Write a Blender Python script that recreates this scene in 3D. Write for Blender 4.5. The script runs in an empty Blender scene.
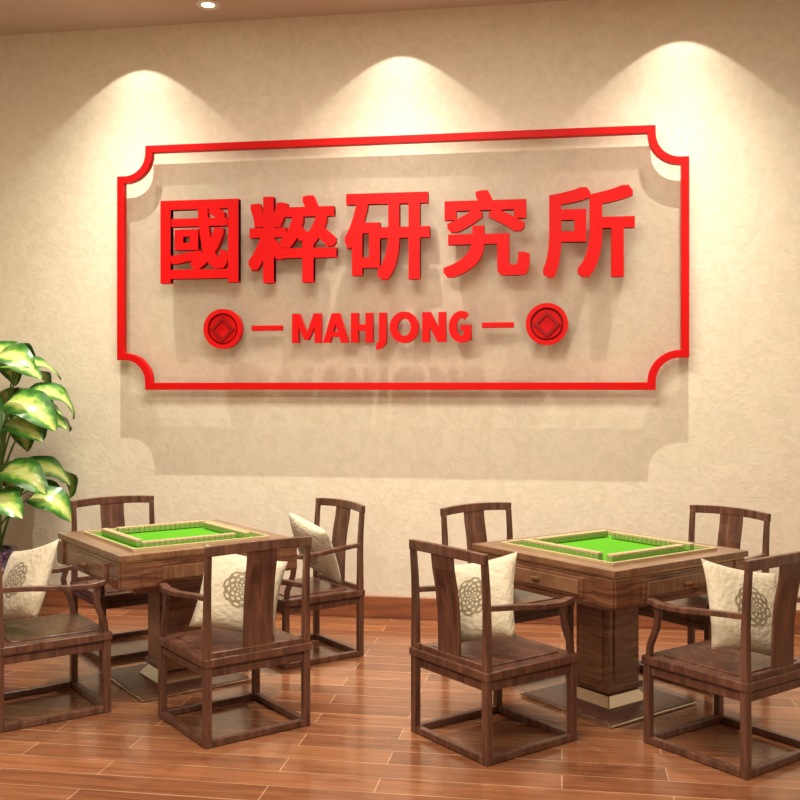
import bpy, bmesh, math, random
from mathutils import Vector, Matrix
random.seed(7)
S=bpy.context.scene
try:
    S.view_settings.view_transform='Standard'; S.view_settings.look='None'
except Exception: pass
COL=S.collection
WY=6.78; CH=4.17
# ------------------------------------------------------------ materials
def mat(name):
    m=bpy.data.materials.new(name); m.use_nodes=True
    nt=m.node_tree; b=nt.nodes['Principled BSDF']
    return m,nt,b
def N(nt,t,**k):
    n=nt.nodes.new(t)
    for a,v in k.items(): setattr(n,a,v)
    return n
def ramp(nt,stops):
    r=N(nt,'ShaderNodeValToRGB'); e=r.color_ramp.elements
    e[0].position=stops[0][0]; e[0].color=(*stops[0][1],1)
    e[1].position=stops[-1][0]; e[1].color=(*stops[-1][1],1)
    for p,c in stops[1:-1]:
        x=e.new(p); x.color=(*c,1)
    return r
def mapping(nt,scale=(1,1,1),src='Object'):
    tc=N(nt,'ShaderNodeTexCoord'); mp=N(nt,'ShaderNodeMapping')
    mp.inputs['Scale'].default_value=scale
    nt.links.new(tc.outputs[src],mp.inputs['Vector']); return mp
def bump(nt,b,h,strength=.2,dist=.01):
    bp=N(nt,'ShaderNodeBump'); bp.inputs['Strength'].default_value=strength; bp.inputs['Distance'].default_value=dist
    nt.links.new(h,bp.inputs['Height']); nt.links.new(bp.outputs[0],b.inputs['Normal'])
def plain(name,c,rough=.5,metal=0,coat=0,spec=.5):
    m,nt,b=mat(name); b.inputs['Base Color'].default_value=(*c,1)
    b.inputs['Roughness'].default_value=rough; b.inputs['Metallic'].default_value=metal
    b.inputs['Coat Weight'].default_value=coat; b.inputs['Specular IOR Level'].default_value=spec
    n=N(nt,'ShaderNodeTexNoise'); n.inputs['Scale'].default_value=40
    mr=N(nt,'ShaderNodeMapRange'); mr.inputs['To Min'].default_value=max(.02,rough-.05); mr.inputs['To Max'].default_value=rough+.05
    nt.links.new(n.outputs['Fac'],mr.inputs['Value']); nt.links.new(mr.outputs[0],b.inputs['Roughness'])
    return m
def wood(name,cd,cm,cl,rough=.35,scale=(22,22,2.2),coat=.3):
    m,nt,b=mat(name); mp=mapping(nt,scale)
    n=N(nt,'ShaderNodeTexNoise'); n.inputs['Scale'].default_value=1.6; n.inputs['Detail'].default_value=6; n.inputs['Distortion'].default_value=.6
    nt.links.new(mp.outputs[0],n.inputs['Vector'])
    r=ramp(nt,[(.3,cd),(.52,cm),(.72,cl)])
    nt.links.new(n.outputs['Fac'],r.inputs[0]); nt.links.new(r.outputs[0],b.inputs['Base Color'])
    b.inputs['Roughness'].default_value=rough; b.inputs['Coat Weight'].default_value=coat; b.inputs['Coat Roughness'].default_value=.2
    bump(nt,b,n.outputs['Fac'],.08,.003)
    return m
M_chair=wood('walnut_wood',(.045,.016,.009),(.105,.040,.024),(.165,.072,.043))
M_table=wood('table_wood',(.065,.022,.010),(.145,.056,.028),(.22,.10,.052),.15,(3,3,26),.8)
M_tabletop=wood('table_rim_wood',(.13,.055,.027),(.20,.095,.048),(.28,.15,.08),.2,(18,3,3),.5)
M_skirt=wood('skirting_wood',(.17,.05,.022),(.27,.09,.036),(.34,.12,.05),.35,(2,20,20))
M_felt=plain('green_felt',(.075,.30,.006),.9,spec=.2)
M_tile=plain('mahjong_tile_ivory',(.46,.35,.19),.3)
M_tileback=plain('mahjong_tile_back',(.20,.32,.07),.3)
M_brass=plain('brass',(.55,.38,.20),.3,1)
M_chrome=plain('chrome',(.7,.66,.6),.12,1)
M_red=plain('red_acrylic',(.54,.0015,.002),.5,spec=.15)
M_redd=plain('red_acrylic_dark',(.24,.002,.003),.4,spec=.2)
M_white=plain('white_paint',(.8,.78,.74),.5)
M_soil=plain('soil',(.03,.02,.012),.95)
M_stem=plain('stem_green',(.10,.22,.03),.5)

# wall paper
m,nt,b=mat('wallpaper'); M_wall=m
mp=mapping(nt,(1,1,1))
n1=N(nt,'ShaderNodeTexNoise'); n1.inputs['Scale'].default_value=9; n1.inputs['Detail'].default_value=8; n1.inputs['Distortion'].default_value=1.6
n2=N(nt,'ShaderNodeTexVoronoi',feature='DISTANCE_TO_EDGE'); n2.inputs['Scale'].default_value=20
mixv=N(nt,'ShaderNodeVectorMath',operation='ADD')
nt.links.new(mp.outputs[0],n1.inputs['Vector'])
sc=N(nt,'ShaderNodeVectorMath',operation='SCALE'); sc.inputs['Scale'].default_value=.12
nt.links.new(n1.outputs['Color'],sc.inputs[0]); nt.links.new(mp.outputs[0],mixv.inputs[0]); nt.links.new(sc.outputs[0],mixv.inputs[1])
nt.links.new(mixv.outputs[0],n2.inputs['Vector'])
r=ramp(nt,[(.38,(.69,.615,.49)),(.5,(.72,.645,.52)),(.60,(.745,.67,.545))])
nt.links.new(n1.outputs['Fac'],r.inputs[0])
vr=ramp(nt,[(.0,(1,1,1)),(.06,(.98,.975,.965))])
nt.links.new(n2.outputs['Distance'],vr.inputs[0])
mw=N(nt,'ShaderNodeMix',data_type='RGBA',blend_type='MULTIPLY'); mw.inputs[0].default_value=1
nt.links.new(r.outputs[0],mw.inputs[6]); nt.links.new(vr.outputs[0],mw.inputs[7]); nt.links.new(mw.outputs[2],b.inputs['Base Color'])
b.inputs['Roughness'].default_value=.6
ad=N(nt,'ShaderNodeMath',operation='MULTIPLY_ADD'); ad.inputs[1].default_value=1.5
nt.links.new(n2.outputs['Distance'],ad.inputs[0]); nt.links.new(n1.outputs['Fac'],ad.inputs[2])
bump(nt,b,ad.outputs[0],.13,.009)

# ceiling
m,nt,b=mat('ceiling_paint'); M_ceil=m
n=N(nt,'ShaderNodeTexNoise'); n.inputs['Scale'].default_value=3
r=ramp(nt,[(.3,(.50,.40,.34)),(.7,(.54,.43,.37))]); nt.links.new(n.outputs['Fac'],r.inputs[0]); nt.links.new(r.outputs[0],b.inputs['Base Color'])
b.inputs['Roughness'].default_value=.8

# floor planks
m,nt,b=mat('wood_floor'); M_floor=m
mp=mapping(nt)
br=N(nt,'ShaderNodeTexBrick'); br.offset=.37; br.offset_frequency=2
br.inputs['Scale'].default_value=1; br.inputs['Brick Width'].default_value=1.15; br.inputs['Row Height'].default_value=.15
br.inputs['Mortar Size'].default_value=.003; br.inputs['Mortar Smooth'].default_value=.2; br.inputs['Bias'].default_value=0
br.inputs['Color1'].default_value=(.205,.074,.033,1); br.inputs['Color2'].default_value=(.36,.145,.066,1); br.inputs['Mortar'].default_value=(.48,.28,.16,1)
nt.links.new(mp.outputs[0],br.inputs['Vector'])
mp2=mapping(nt,(2.2,26,1)); n=N(nt,'ShaderNodeTexNoise'); n.inputs['Scale'].default_value=1.3; n.inputs['Detail'].default_value=7; n.inputs['Distortion'].default_value=.7
nt.links.new(mp2.outputs[0],n.inputs['Vector'])
r=ramp(nt,[(.3,(.6,.55,.5)),(.7,(1,1,1))]); nt.links.new(n.outputs['Fac'],r.inputs[0])
mx=N(nt,'ShaderNodeMix',data_type='RGBA',blend_type='MULTIPLY'); mx.inputs[0].default_value=1
nt.links.new(br.outputs['Color'],mx.inputs[6]); nt.links.new(r.outputs[0],mx.inputs[7]); nt.links.new(mx.outputs[2],b.inputs['Base Color'])
b.inputs['Roughness'].default_value=.22; b.inputs['Coat Weight'].default_value=.25; b.inputs['Coat Roughness'].default_value=.1
bump(nt,b,br.outputs['Fac'],-.15,.003)

# clear acrylic
m=bpy.data.materials.new('clear_acrylic'); m.use_nodes=True; nt=m.node_tree; M_acr=m
nt.nodes.clear(); o=N(nt,'ShaderNodeOutputMaterial'); g=N(nt,'ShaderNodeBsdfGlass'); g.inputs['IOR'].default_value=1.04; g.inputs['Roughness'].default_value=0
t=N(nt,'ShaderNodeBsdfTransparent'); mx=N(nt,'ShaderNodeMixShader'); mx.inputs[0].default_value=.42
nt.links.new(t.outputs[0],mx.inputs[1]); nt.links.new(g.outputs[0],mx.inputs[2]); nt.links.new(mx.outputs[0],o.inputs[0])

# cushion
m,nt,b=mat('cushion_fabric'); M_cush=m
tc=N(nt,'ShaderNodeTexCoord'); sx=N(nt,'ShaderNodeSeparateXYZ'); nt.links.new(tc.outputs['Object'],sx.inputs[0])
cx=N(nt,'ShaderNodeCombineXYZ'); nt.links.new(sx.outputs[0],cx.inputs[0]); nt.links.new(sx.outputs[1],cx.inputs[1])
ln=N(nt,'ShaderNodeVectorMath',operation='LENGTH'); nt.links.new(cx.outputs[0],ln.inputs[0])
lt=N(nt,'ShaderNodeMath',operation='LESS_THAN'); lt.inputs[1].default_value=.09; nt.links.new(ln.outputs['Value'],lt.inputs[0])
at=N(nt,'ShaderNodeMath',operation='ARCTAN2'); nt.links.new(sx.outputs[0],at.inputs[0]); nt.links.new(sx.outputs[1],at.inputs[1])
m1=N(nt,'ShaderNodeMath',operation='MULTIPLY'); m1.inputs[1].default_value=8; nt.links.new(at.outputs[0],m1.inputs[0])
s1=N(nt,'ShaderNodeMath',operation='SINE'); nt.links.new(m1.outputs[0],s1.inputs[0])
m2=N(nt,'ShaderNodeMath',operation='MULTIPLY'); m2.inputs[1].default_value=230; nt.links.new(ln.outputs['Value'],m2.inputs[0])
s2=N(nt,'ShaderNodeMath',operation='SINE'); nt.links.new(m2.outputs[0],s2.inputs[0])
ml=N(nt,'ShaderNodeMath',operation='MULTIPLY'); nt.links.new(s1.outputs[0],ml.inputs[0]); nt.links.new(s2.outputs[0],ml.inputs[1])
gt=N(nt,'ShaderNodeMath',operation='GREATER_THAN'); gt.inputs[1].default_value=-.3; nt.links.new(ml.outputs[0],gt.inputs[0])
ff=N(nt,'ShaderNodeMath',operation='MULTIPLY'); nt.links.new(gt.outputs[0],ff.inputs[0]); nt.links.new(lt.outputs[0],ff.inputs[1])
mx=N(nt,'ShaderNodeMix',data_type='RGBA'); nt.links.new(ff.outputs[0],mx.inputs[0])
mx.inputs[6].default_value=(.52,.445,.32,1); mx.inputs[7].default_value=(.21,.165,.09,1)
nt.links.new(mx.outputs[2],b.inputs['Base Color']); b.inputs['Roughness'].default_value=.75
b.inputs['Sheen Weight'].default_value=.15
w=N(nt,'ShaderNodeTexNoise'); w.inputs['Scale'].default_value=14; bump(nt,b,w.outputs['Fac'],.4,.02)

# leaves
m,nt,b=mat('variegated_leaf'); M_leaf=m
uv=N(nt,'ShaderNodeTexCoord'); sx=N(nt,'ShaderNodeSeparateXYZ'); nt.links.new(uv.outputs['UV'],sx.inputs[0])
a=N(nt,'ShaderNodeMath',operation='SUBTRACT'); a.inputs[1].default_value=.5; nt.links.new(sx.outputs[0],a.inputs[0])
ab=N(nt,'ShaderNodeMath',operation='ABSOLUTE'); nt.links.new(a.outputs[0],ab.inputs[0])
nz=N(nt,'ShaderNodeTexNoise'); nz.inputs['Scale'].default_value=30; nz.inputs['Detail'].default_value=4
ma=N(nt,'ShaderNodeMath',operation='MULTIPLY_ADD'); ma.inputs[1].default_value=.45; nt.links.new(nz.outputs['Fac'],ma.inputs[0]); nt.links.new(ab.outputs[0],ma.inputs[2])
r=ramp(nt,[(.29,(.52,.58,.20)),(.40,(.33,.47,.09)),(.51,(.08,.24,.03)),(.64,(.025,.11,.015))])
nt.links.new(ma.outputs[0],r.inputs[0]); nt.links.new(r.outputs[0],b.inputs['Base Color'])
b.inputs['Roughness'].default_value=.3

# pot
m,nt,b=mat('purple_ceramic'); M_pot=m
v=N(nt,'ShaderNodeTexVoronoi'); v.inputs['Scale'].default_value=16
r=ramp(nt,[(.2,(.30,.22,.42)),(.4,(.10,.05,.18)),(.7,(.04,.02,.08))]); nt.links.new(v.outputs['Distance'],r.inputs[0]); nt.links.new(r.outputs[0],b.inputs['Base Color'])
b.inputs['Roughness'].default_value=.15; b.inputs['Coat Weight'].default_value=.5

m=bpy.data.materials.new('lamp_glow'); m.use_nodes=True; nt=m.node_tree; M_glow=m
bb=nt.nodes['Principled BSDF']; bb.inputs['Emission Color'].default_value=(1,.85,.6,1); bb.inputs['Emission Strength'].default_value=5

# ------------------------------------------------------------ mesh helpers
class MB:
    def __init__(s): s.bm=bmesh.new(); s.mats=[]
    def mi(s,m):
        if m not in s.mats: s.mats.append(m)
        return s.mats.index(m)
    def box(s,c,d,m,rz=0,taper=1.0):
        k=s.mi(m); hx,hy,hz=d[0]/2,d[1]/2,d[2]/2; vs=[]
        R=Matrix.Rotation(rz,3,'Z')
        for z in(-1,1):
            q=taper if z<0 else 1
            for x,y in((-1,-1),(1,-1),(1,1),(-1,1)):
                vs.append(s.bm.verts.new(Vector(c)+R@Vector((x*hx*q,y*hy*q,z*hz))))
        for f in((3,2,1,0),(4,5,6,7),(0,1,5,4),(1,2,6,5),(2,3,7,6),(3,0,4,7)):
            s.bm.faces.new([vs[i] for i in f]).material_index=k
    def sweep(s,pts,w,d,m,side=Vector((1,0,0)),smooth=False):
        k=s.mi(m); rings=[]; n=len(pts); pts=[Vector(p) for p in pts]
        for i,p in enumerate(pts):
            t=(pts[min(i+1,n-1)]-pts[max(i-1,0)]).normalized()
            sd=(side-t*side.dot(t)).normalized(); o=t.cross(sd)
            ww=w[i] if isinstance(w,(list,tuple)) else w
            dd=d[i] if isinstance(d,(list,tuple)) else d
            rings.append([s.bm.verts.new(p+sd*a*ww/2+o*b_*dd/2) for a,b_ in((-1,-1),(1,-1),(1,1),(-1,1))])
        for i in range(n-1):
            for j in range(4):
                f=s.bm.faces.new([rings[i][j],rings[i][(j+1)%4],rings[i+1][(j+1)%4],rings[i+1][j]]); f.material_index=k; f.smooth=smooth
        s.bm.faces.new(rings[0][::-1]).material_index=k; s.bm.faces.new(rings[-1]).material_index=k
    def tube(s,pts,r,m,seg=8):
        k=s.mi(m); rings=[]; n=len(pts); pts=[Vector(p) for p in pts]
        for i,p in enumerate(pts):
            t=(pts[min(i+1,n-1)]-pts[max(i-1,0)]).normalized()
            a=Vector((0,0,1)) if abs(t.z)<.9 else Vector((1,0,0))
            sd=t.cross(a).normalized(); o=t.cross(sd)
            rr=r[i] if isinstance(r,(list,tuple)) else r
            rings.append([s.bm.verts.new(p+(sd*math.cos(6.2832*j/seg)+o*math.sin(6.2832*j/seg))*rr) for j in range(seg)])
        for i in range(n-1):
            for j in range(seg):
                f=s.bm.faces.new([rings[i][j],rings[i][(j+1)%seg],rings[i+1][(j+1)%seg],rings[i+1][j]]); f.material_index=k; f.smooth=True
        s.bm.faces.new(rings[0][::-1]).material_index=k; s.bm.faces.new(rings[-1]).material_index=k
    def lathe(s,prof,m,seg=48,cap=False):
        k=s.mi(m); rings=[[s.bm.verts.new((r*math.cos(6.28318531*j/seg),r*math.sin(6.28318531*j/seg),z)) for j in range(seg)] for r,z in prof]
        for i in range(len(prof)-1):
            for j in range(seg):
                f=s.bm.faces.new([rings[i][j],rings[i][(j+1)%seg],rings[i+1][(j+1)%seg],rings[i+1][j]]); f.material_index=k; f.smooth=True
        if cap:
            s.bm.faces.new(rings[0][::-1]).material_index=k; s.bm.faces.new(rings[-1]).material_index=k
    def ring_prism(s,outer,inner,y0,y1,m,closed=True):
        k=s.mi(m); n=len(outer)
        def vv(L,y): return [s.bm.verts.new((x,y,z)) for x,z in L]
        a,b_,c,d=vv(outer,y0),vv(inner,y0),vv(outer,y1),vv(inner,y1)
        for i in range(n if closed else n-1):
            j=(i+1)%n
            for q in([a[i],a[j],b_[j],b_[i]],[c[j],c[i],d[i],d[j]],[a[j],a[i],c[i],c[j]],[b_[i],b_[j],d[j],d[i]]):
                s.bm.faces.new(q).material_index=k
        if not closed:
            s.bm.faces.new([a[0],b_[0],d[0],c[0]]).material_index=k; s.bm.faces.new([b_[-1],a[-1],c[-1],d[-1]]).material_index=k
    def prism(s,pts,y0,y1,m):
        k=s.mi(m); n=len(pts)
        a=[s.bm.verts.new((x,y0,z)) for x,z in pts]; c=[s.bm.verts.new((x,y1,z)) for x,z in pts]
        s.bm.faces.new(a).material_index=k; s.bm.faces.new(c[::-1]).material_index=k
        for i in range(n):
            s.bm.faces.new([a[(i+1)%n],a[i],c[i],c[(i+1)%n]]).material_index=k
    def mesh(s,name):
        bmesh.ops.recalc_face_normals(s.bm,faces=s.bm.faces)
        me=bpy.data.meshes.new(name); s.bm.to_mesh(me); s.bm.free()
        for m in s.mats: me.materials.append(m)
        return me
def obj(name,me,loc=(0,0,0),rot=(0,0,0),parent=None,bevel=0):
    o=bpy.data.objects.new(name,me); COL.objects.link(o); o.location=loc; o.rotation_euler=rot
    if parent: o.parent=parent
    if bevel:
        md=o.modifiers.new('bevel','BEVEL'); md.width=bevel; md.segments=2; md.limit_method='ANGLE'; md.angle_limit=.7
    return o
def simple_box(name,c,d,m,**k):
    b=MB(); b.box((0,0,0),d,m); return obj(name,b.mesh(name),c,**k)

# ------------------------------------------------------------ room
XL,XR,YB=-4.75,3.3,-1.8
simple_box('floor',((XL+XR)/2,(WY+YB)/2,-.05),(XR-XL+.2,WY-YB+.2,.1),M_floor)
simple_box('ceiling',((XL+XR)/2,(WY+YB)/2,CH+.05),(XR-XL+.2,WY-YB+.2,.1),M_ceil)
simple_box('wall_back',((XL+XR)/2,WY+.05,CH/2),(XR-XL,.1,CH),M_wall)
simple_box('wall_front',((XL+XR)/2,YB-.05,CH/2),(XR-XL,.1,CH),M_wall)
simple_box('wall_left',(XL-.05,(WY+YB)/2,CH/2),(.1,WY-YB,CH),M_wall)
simple_box('wall_right',(XR+.05,(WY+YB)/2,CH/2),(.1,WY-YB,CH),M_wall)
simple_box('baseboard_back',((XL+XR)/2,WY-.012,.075),(XR-XL,.024,.15),M_skirt,bevel=.006)
simple_box('baseboard_left',(XL+.012,(WY+YB)/2-.02,.075),(.024,WY-YB-.05,.15),M_skirt,bevel=.006)
simple_box('baseboard_right',(XR-.012,(WY+YB)/2-.02,.075),(.024,WY-YB-.05,.15),M_skirt,bevel=.006)

# ------------------------------------------------------------ sign
sign=bpy.data.objects.new('wall_sign',None); COL.objects.link(sign)
x0,x1,z0,z1=-3.105,.81,1.567,3.285
YF,YK=WY-.125,WY-.07
def notched(x0,x1,z0,z1,e=.055,R=.21,seg=10):
    r=R-e; P=[]
    def arc(cx,cz,a0,a1):
        for i in range(seg+1):
            a=math.radians(a0+(a1-a0)*i/seg); P.append((cx+r*math.cos(a),cz+r*math.sin(a)))
    P.append((x0+R,z0)); P.append((x1-R,z0)); arc(x1-e,z0+e,180,90); P.append((x1,z0+R))
    P.append((x1,z1-R)); arc(x1-e,z1-e,270,180); P.append((x1-R,z1))
    P.append((x0+R,z1)); arc(x0+e,z1-e,0,-90); P.append((x0,z1-R))
    P.append((x0,z0+R)); arc(x0+e,z0+e,90,0)
    return P
def inset(P,w):
    Q=[]; n=len(P)
    for i in range(n):
        a=Vector(P[i-1]); b_=Vector(P[i]); c=Vector(P[(i+1)%n])
        d1=(b_-a).normalized(); d2=(c-b_).normalized()
        n1=Vector((-d1.y,d1.x)); n2=Vector((-d2.y,d2.x)); bi=(n1+n2); bi.normalize()
        q=b_+bi*(w/max(.3,bi.dot(n1))); Q.append((q.x,q.y))
    return Q
P=notched(x0,x1,z0,z1)
b=MB(); b.ring_prism(P,inset(P,.05),YF,YK,M_red); obj('frame',b.mesh('frame'),parent=sign,bevel=.003)
b=MB(); b.prism(inset(P,.04),YK-.022,YK-.012,M_acr); obj('acrylic_panel',b.mesh('acrylic_panel'),parent=sign)
YL0,YL1=WY-.150,WY-.098
b=MB()
for px,pz in((-2.318,1.989),(-.098,2.0)):
    b.tube([(px,YL1-.005,pz),(px,WY+.001,pz)],.02,M_chrome,12)
obj('standoff_pins',b.mesh('standoff_pins'),parent=sign)
def glyph(ch,name,rect,rx=.029,ry=.022):
    cu=bpy.data.curves.new(name,'FONT'); cu.body=ch; cu.size=1; cu.extrude=.5; cu.resolution_u=6
    o=bpy.data.objects.new(name,cu); COL.objects.link(o)
    bpy.context.view_layer.update()
    dg=bpy.context.evaluated_depsgraph_get()
    me=bpy.data.meshes.new_from_object(o.evaluated_get(dg))
    bpy.data.objects.remove(o)
    V=[v.co.copy() for v in me.vertices]; F=[list(p.vertices) for p in me.polygons]
    xs=[v.x for v in V]; ys=[v.y for v in V]
    ax,bx,ay,by=min(xs)-rx,max(xs)+rx,min(ys)-ry,max(ys)+ry; X0,X1,Z0,Z1=rect
    nv=[];nf=[]
    sh=[(i*rx,j*ry) for i in(-1,0,1) for j in(-1,0,1)]
    for k,(dx,dy) in enumerate(sh):
        o_=len(nv)
        for v in V:
            nv.append((X0+(v.x+dx-ax)/(bx-ax)*(X1-X0),(YL0+.00004*k) if v.z>0 else YL1-.00004*k,Z0+(v.y+dy-ay)/(by-ay)*(Z1-Z0)))
        nf+= [[q+o_ for q in f] for f in F]
    m2=bpy.data.meshes.new(name); m2.from_pydata(nv,[],nf); m2.update(); m2.materials.append(M_red)
    return obj(name,m2,parent=sign)
glyph('國','character_guo',(-2.770,-2.202,2.31,2.887),.022,.017)
glyph('粹','character_cui',(-2.132,-1.511,2.30,2.895),.026,.020)
glyph('研','character_yan',(-1.455,-.873,2.308,2.894))
glyph('究','character_jiu',(-.786,-.209,2.316,2.893))
glyph('所','character_suo',(-.124,.466,2.30,2.899))
Z0,Z1=1.888,2.088; HH=Z1-Z0
def word():
    b=MB(); cnt=[0]
    def slot(a,c):
        W=1.227; return -1.822+a*W,-1.822+c*W
    def Q(pts):
        e=cnt[0]*.00005; cnt[0]+=1
        b.prism([(x,Z0+z*HH) for x,z in pts],YL0+e,YL1-e,M_red)
    s=.050
    def arc(cx,rx,ri,a0,a1,cz=.5,rz=.5,rzi=.27,n=28):
        e=cnt[0]*.00005; cnt[0]+=1
        A=[math.radians(a0+(a1-a0)*i/n) for i in range(n+1)]
        b.ring_prism([(cx+rx*math.cos(t),Z0+(cz+rz*math.sin(t))*HH) for t in A],[(cx+ri*math.cos(t),Z0+(cz+rzi*math.sin(t))*HH) for t in A],YL0+e,YL1-e,M_red,closed=abs(a1-a0)>=360)
    a,c=slot(0,.165); m=(a+c)/2; sm=.044
    Q([(a,0),(a+sm,0),(a+sm,1),(a,1)]); Q([(c-sm,0),(c,0),(c,1),(c-sm,1)])
    Q([(a,1),(m-sm*.35,0.1),(m+sm*.35,0.1),(a+sm*1.15,1)]); Q([(c-sm*1.15,1),(m-sm*.35,0.1),(m+sm*.35,0.1),(c,1)])
    a,c=slot(.176,.320); m=(a+c)/2
    Q([(a,0),(a+s*1.0,0),(m+s*.45,1),(m-s*.55,1)]); Q([(c-s*1.0,0),(c,0),(m+s*.55,1),(m-s*.45,1)])
    Q([(a+s*.8,.2),(c-s*.8,.2),(c-s*1.1,.36),(a+s*1.1,.36)])
    a,c=slot(.335,.457)
    Q([(a,0),(a+s,0),(a+s,1),(a,1)]); Q([(c-s,0),(c,0),(c,1),(c-s,1)]); Q([(a+s*.5,.4),(c-s*.5,.4),(c-s*.5,.61),(a+s*.5,.61)])
    a,c=slot(.455,.533)
    Q([(c-s,.1),(c,.1),(c,1),(c-s,1)]); arc(c-.066,.066,.016,0,-95,cz=.12,rz=.36,rzi=.14)
    a,c=slot(.552,.712); m=(a+c)/2; R=(c-a)/2
    arc(m,R,R-s*1.05,0,360,rz=.53,rzi=.29,n=48)
    a,c=slot(.732,.862)
    Q([(a,0),(a+s,0),(a+s,1),(a,1)]); Q([(c-s,0),(c,0),(c,1),(c-s,1)]); Q([(a,1),(c-s*1.15,0),(c,0),(a+s*1.15,1)])
    a,c=slot(.878,1.0); R=(c-a)*.56; m=a+R
    arc(m,R,R-s*1.05,52,300,rz=.53,rzi=.29)
    Q([(c-s,.03),(c,.07),(c,.56),(c-s,.56)]); Q([(m-.005,.38),(c-s*.3,.38),(c-s*.3,.56),(m-.005,.56)]); Q([(m+R*.3,-.01),(c,.07),(c,.25),(m+R*.3,.21)])
    obj('word_mahjong',b.mesh('word_mahjong'),parent=sign)
word()
b=MB()
for a,c,z in((-2.11,-1.896,1.992),(-.525,-.314,1.997)):
    b.box(((a+c)/2,(YL0+YL1)/2,z),(c-a,YL1-YL0,.035),M_red)
obj('dashes',b.mesh('dashes'),parent=sign,bevel=.002)
def circ(cx,cz,r,n=48): return [(cx+r*math.cos(6.28318531*i/n),cz+r*math.sin(6.28318531*i/n)) for i in range(n)]
for cx,cz in((-2.318,1.989),(-.098,2.0)):
    b=MB()
    b.prism(circ(cx,cz,.134),YL1-.018,YL1,M_redd)
    b.ring_prism(circ(cx,cz,.138),circ(cx,cz,.108),YL0,YL1,M_red)
    b.prism(circ(cx,cz,.096),YL0+.012,YL1-.01,M_red)
    d=lambda q:[(cx+q,cz),(cx,cz+q),(cx-q,cz),(cx,cz-q)]
    b.ring_prism(d(.088),d(.060),YL0-.002,YL0+.02,M_redd)
    obj('coin_emblem',b.mesh('coin_emblem'),parent=sign)

# ------------------------------------------------------------ chair
def chair_mesh():
    b=MB(); W=.5; h=.25; t=.034
    for x in(-h,h):
        b.sweep([(x,-h,0),(x,-h,.40),(x,-h,.60),(x,-h-.004,.72),(x,-h-.014,.852)],[t,t,.030,.028,.026],[t,t,.03,.028,.026],M_chair)
        b.sweep([(x,h,0),(x,h,.395)],t,t,M_chair)
        b.sweep([(x,h-.005,.39),(x,h-.01,.44),(x,h-.045,.52),(x,h-.055,.58),(x,h-.04,.625)],.026,.026,M_chair)
        b.sweep([(x,-h-.005,.655),(x*1.01,-.12,.645),(x*1.03,.05,.628),(x*1.03,.17,.625),(x*1.0,.245,.635)],[.026,.034,.042,.044,.036],[.024]*5,M_chair)
        b.box((x,0,.018),(.032,2*h-t,.03),M_chair)
        b.box((x,0,.325),(.02,2*h-t,.035),M_chair)
    for y in(-h,h):
        b.box((0,y,.018),(2*h-t,.032,.03),M_chair)
        b.box((0,y,.325),(2*h-t,.02,.035),M_chair)
    b.box((0,0,.372),(2*h+.045,2*h+.045,.036),M_chair)
    b.box((0,0,.348),(2*h+.01,2*h+.01,.016),M_chair)
    b.box((0,.01,.393),(2*h-.09,2*h-.10,.008),M_chair)
    cr=[]
    for i in range(9):
        u=-1+i/4; cr.append((u*(h+.016),-h-.014-.03*(1-u*u),.862+.010*(1-u*u)))
    b.sweep(cr,.046,.026,M_chair,side=Vector((0,0,1)))
    sp=[(0,-h+.0,.39),(0,-h-.002,.5),(0,-h-.006,.6),(0,-h-.018,.7),(0,-h-.036,.79),(0,-h-.043,.855)]
    b.sweep(sp,.15,.014,M_chair)
    b.box((0,-h,.40),(2*h-t,.022,.03),M_chair)
    return b.mesh('armchair')
CM=chair_mesh()
def pillow_mesh():
    bm=bmesh.new(); n=16; a=.20; T=.058
    G={}
    for s in(1,-1):
        for i in range(n+1):
            for j in range(n+1):
                u=-1+2*i/n; v=-1+2*j/n
                if s==-1 and (abs(u)==1 or abs(v)==1): G[(s,i,j)]=G[(1,i,j)]; continue
                px=u*a*(1-.09*(1-v*v)*abs(u)); py=v*a*(1-.09*(1-u*u)*abs(v))
                z=s*T*((1-u*u)*(1-v*v))**.42
                G[(s,i,j)]=bm.verts.new((px,py,z))
        for i in range(n):
            for j in range(n):
                q=[G[(s,i,j)],G[(s,i+1,j)],G[(s,i+1,j+1)],G[(s,i,j+1)]]
                if s==-1:q=q[::-1]
                f=bm.faces.new(q); f.smooth=True
    me=bpy.data.meshes.new('throw_pillow'); bm.to_mesh(me); bm.free(); me.materials.append(M_cush); return me
PM=pillow_mesh()
# (x, y, facing angle, pillow roll, pillow yaw, sideways shift, tilt, y offset, z lift)
chairs=[(-.31,4.548,-45,16,14,-.02,63,-.07,.004),(.734,4.57,45,-14,-12,0,63,-.07,.004),(-.31,5.73,-135,4,0,0,32,-.02,.022),(.757,5.78,135,-4,0,0,32,-.02,.022),
        (-1.538,4.552,45,-16,-15,0,62,-.07,.004),(-2.547,4.588,-45,16,12,-.01,63,-.07,.004),(-2.605,5.75,-135,5,0,0,60,0,0),(-1.53,5.79,135,14,0,0,64,-.09,.004)]
for i,(x,y,a,roll,yaw,shx,tl,yo,zl) in enumerate(chairs):
    sfx='' if i==0 else '.%03d'%i
    az=math.radians(a)
    obj('armchair'+sfx,CM,(x,y,0),(0,0,az),bevel=.004)
    if i==6: continue
    Rz=Matrix.Rotation(az,4,'Z')
    tilt=math.radians(tl)
    ext=.2*(math.cos(math.radians(roll))+abs(math.sin(math.radians(roll))))
    Mx=Matrix.Translation((x,y,0))@Rz@Matrix.Translation((shx,yo,.398+zl+ext*math.sin(tilt)))@Matrix.Rotation(math.radians(yaw),4,'Z')@Matrix.Rotation(tilt,4,'X')@Matrix.Rotation(math.radians(roll),4,'Z')
    p=obj('throw_pillow'+sfx,PM); p.matrix_world=Mx

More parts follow.
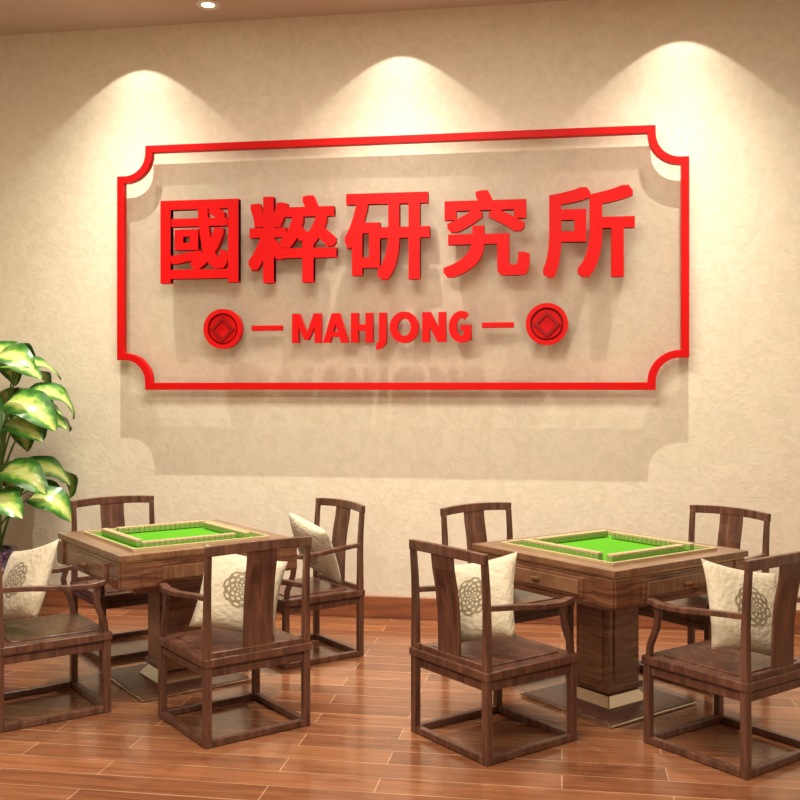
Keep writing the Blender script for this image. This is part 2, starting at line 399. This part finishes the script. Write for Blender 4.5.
# ------------------------------------------------------------ mahjong table
def table_mesh():
    b=MB(); H=.485
    zt=.775
    rw=.105
    for k in range(4):
        R=Matrix.Rotation(k*math.pi/2,3,'Z')
        c=R@Vector((0,-(H-rw/2),zt-.015)); b.box(c,(2*H if k%2==0 else 2*H-2*rw, rw,.03) if k%2==0 else (rw,2*H-2*rw,.03),M_tabletop)
        c=R@Vector((0,-(H-rw-.006),zt+.002)); d=(2*(H-rw),.014,.022)
        b.box(c,d if k%2==0 else (d[1],d[0]-.028,d[2]),M_tile)
    b.box((0,0,zt-.02),(2*(H-rw),2*(H-rw),.022),M_felt)
    b.box((0,0,.742),(2*H-.03,2*H-.03,.02),M_brass)
    b.box((0,0,.672),(2*H-.012,2*H-.012,.122),M_table)
    for k in range(4):
        az=k*math.pi/2; R=Matrix.Rotation(az,3,'Z')
        yo=-(H-.006)
        def bx(cx,cy,cz,dx,dy,dz,m):
            b.box(R@Vector((cx,cy,cz)),(dx,dy,dz),m,rz=az)
        bx(0,yo-.004,.672,.60,.010,.092,M_table)
        bx(0,yo-.010,.672,.54,.008,.066,M_tabletop)
        bx(0,yo-.020,.672,.05,.014,.014,M_brass)
        bx(H-.055,yo-.003,.672,.10,.016,.124,M_table); bx(-(H-.055),yo-.003,.672,.10,.016,.124,M_table)
    b.box((0,0,.585),(.80,.80,.055),M_table,taper=.9)
    b.box((0,0,.535),(.56,.56,.05),M_table,taper=.6)
    b.box((0,0,.30),(.22,.22,.44),M_table)
    for k in range(4):
        az=k*math.pi/2; R=Matrix.Rotation(az,3,'Z')
        b.box(R@Vector((0,-.113,.31)),(.15,.01,.36),M_table,rz=az)
    b.box((0,0,.095),(.25,.25,.03),M_table,)
    b.box((0,0,.052),(.19,.19,.066),M_chrome,taper=1.55)
    b.box((0,0,.009),(.62,.62,.012),M_chrome)
    b.box((0,0,.0125),(.60,.60,.012),M_chair)
    n=17; tw=.0305
    for k in range(4):
        az=k*math.pi/2; R=Matrix.Rotation(az,3,'Z')
        for i in range(n):
            x=-.285+i*tw; y=-.285
            c=R@Vector((x,y,zt+.005)); b.box(c,(.029,.036,.022),M_tileback,rz=az)
            c=R@Vector((x,y,zt+.023)); b.box(c,(.029,.036,.014),M_tile,rz=az)
    return b.mesh('mahjong_table')
TM=table_mesh()
obj('mahjong_table',TM,(.227,5.166,0),(0,0,math.radians(45)),bevel=.003)
obj('mahjong_table.001',TM,(-2.085,5.19,0),(0,0,math.radians(45)),bevel=.003)

# ------------------------------------------------------------ plant
def plant():
    PX,PY=-3.80,6.12
    root=bpy.data.objects.new('potted_plant',None); COL.objects.link(root); root.location=(PX,PY,0)
    b=MB(); b.lathe([(.13,0),(.15,.01),(.19,.12),(.215,.28),(.20,.42),(.185,.46),(.215,.49),(.215,.505),(.195,.505),(.18,.46),(.17,.44)],M_pot)
    obj('pot',b.mesh('pot'),parent=root)
    b=MB(); b.lathe([(.001,.445),(.18,.45)],M_soil); obj('soil',b.mesh('soil'),parent=root)
    st=MB(); bm=bmesh.new(); uvl=bm.loops.layers.uv.new('UVMap')
    def leaf(base,d,up,L,W,droop):
        d=d.normalized(); side=d.cross(up).normalized(); nrm=side.cross(d).normalized()
        n=14; rows=[]; p=base.copy(); dirv=d.copy()
        for i in range(n+1):
            t=i/n
            w=W*(math.sin(math.pi*t**.72))**.75 if 0<t<1 else .002
            wav=.008*math.sin(t*15)
            row=[]
            for s in (-1,-.66,-.33,0,.33,.66,1):
                q=p+side*s*w+nrm*(abs(s)*w*.30-(s*s)*w*.12+wav*s*s)
                if PY+q.y>WY-.02: q.y=WY-.02-PY
                row.append((bm.verts.new(q),(.5+.5*s,t)))
            rows.append(row)
            ang=droop/n; dirv=(Matrix.Rotation(-ang,3,side)@dirv); nrm=side.cross(dirv).normalized(); p=p+dirv*(L/n)
        for i in range(n):
            for j in range(6):
                q=[rows[i][j],rows[i][j+1],rows[i+1][j+1],rows[i+1][j]]
                f=bm.faces.new([v for v,_ in q]); f.smooth=True
                for lp,(v,u) in zip(f.loops,q): lp[uvl].uv=u
    canes=[Vector((.03,-.03,0)),Vector((-.07,.03,0)),Vector((.08,.05,0))]
    specs=[]
    for z,cnt,reach,off,Lm in((.90,9,.38,-12,.40),(1.04,8,.30,8,.38),(1.36,10,.26,-5,.38),(1.52,9,.24,14,.40),(1.72,9,.17,30,.38),(1.84,6,.07,0,.34)):
        for k in range(cnt):
            specs.append((off+360/cnt*k+random.uniform(-12,12),z+random.uniform(-.05,.05),reach*random.uniform(.8,1.2),Lm*random.uniform(.9,1.1)))
    for az,z,re,L in specs:
        a=math.radians(az); dr=Vector((math.cos(a),math.sin(a),0))
        c=random.choice(canes)
        base=Vector((c.x,c.y,.45)); top=c*.6+dr*re+Vector((0,0,z))
        mid=c*.6+dr*re*.35+Vector((0,0,.45+(z-.45)*.72))
        if dr.y>0:
            room=(WY-.04)-(PY+top.y); L=min(L,max(.16,room/max(.05,dr.y)*.95))
        pts=[]
        for i in range(9):
            t=i/8; pts.append(base*(1-t)**2+mid*2*t*(1-t)+top*t*t)
        st.tube(pts,[.011-.006*i/8 for i in range(9)],M_stem,6)
        pitch=random.uniform(.2,.55)
        leaf(top,dr*math.cos(pitch)+Vector((0,0,math.sin(pitch))),Vector((random.uniform(-.2,.2),-.6,1)).normalized(),L,L*.32,random.uniform(1.4,2.2))
    for c in canes: st.tube([(c.x,c.y,.44),(c.x*1.1,c.y*1.1,.9),(c.x*.6,c.y*.6,1.6)],[.02,.017,.01],M_stem,8)
    me=bpy.data.meshes.new('leaves'); bm.to_mesh(me); bm.free(); me.materials.append(M_leaf)
    obj('leaves',me,parent=root); obj('stems',st.mesh('stems'),parent=root)
plant()

# ------------------------------------------------------------ lights
def downlight(name,x,y):
    b=MB(); b.lathe([(.045,CH-.004),(.075,CH-.010),(.08,CH-.0005)],M_white,32); b.lathe([(.001,CH-.003),(.045,CH-.004)],M_glow,32)
    return obj(name,b.mesh(name),(x,y,0))
for i,(x,y) in enumerate(((-2.36,6.46),(-2.99,6.1),(-1.1,6.1),(.77,6.1))):
    downlight('ceiling_downlight'+('' if i==0 else '.%03d'%i),x,y)
def spot(name,x,y,power,angle,blend,n,col=(1,.925,.77)):
    l=bpy.data.lights.new(name,'SPOT'); l.energy=power; l.spot_size=math.radians(angle); l.spot_blend=blend
    l.shadow_soft_size=.008; l.color=col; l.use_nodes=True; l.cycles.use_multiple_importance_sampling=False
    nt=l.node_tree; em=[q for q in nt.nodes if q.type=='EMISSION'][0]
    g=N(nt,'ShaderNodeNewGeometry'); s=N(nt,'ShaderNodeSeparateXYZ'); nt.links.new(g.outputs['Incoming'],s.inputs[0])
    a=N(nt,'ShaderNodeMath',operation='ABSOLUTE'); nt.links.new(s.outputs[2],a.inputs[0])
    p=N(nt,'ShaderNodeMath',operation='POWER'); p.inputs[1].default_value=n; nt.links.new(a.outputs[0],p.inputs[0])
    nt.links.new(p.outputs[0],em.inputs['Strength'])
    o=bpy.data.objects.new(name,l); COL.objects.link(o); o.location=(x,y,CH-.03)
for i,x in enumerate((-2.97,-1.1,.77)):
    spot('key_spot_lamp',x,WY-.65,560,150,.6,8)
    spot('scallop_spot_lamp',x,WY-.30,48,95,.10,3)
def area(name,loc,sx,sy,power,col=(1,.915,.77)):
    l=bpy.data.lights.new(name,'AREA'); l.shape='RECTANGLE'; l.size=sx; l.size_y=sy; l.energy=power; l.color=col
    l.cycles.use_multiple_importance_sampling=False
    o=bpy.data.objects.new(name,l); COL.objects.link(o); o.location=loc; return o
area('added_ceiling_fill',(-1.0,3.6,CH-.03),2.2,1.2,200)  # both ceiling area lights are unseen, added as general warm fill
area('added_ceiling_fill',(-1.0,.6,CH-.03),3.0,1.5,215)
w=bpy.data.worlds.new('World'); S.world=w; w.use_nodes=True
w.node_tree.nodes['Background'].inputs[0].default_value=(1,.85,.7,1); w.node_tree.nodes['Background'].inputs[1].default_value=.1

# ------------------------------------------------------------ camera
cam=bpy.data.cameras.new('camera'); co=bpy.data.objects.new('camera',cam); COL.objects.link(co)
cam.sensor_width=36; cam.lens=45; cam.shift_y=-.015
co.location=(0,0,1.58); co.rotation_euler=(math.radians(90),0,math.radians(9.2))
S.camera=co
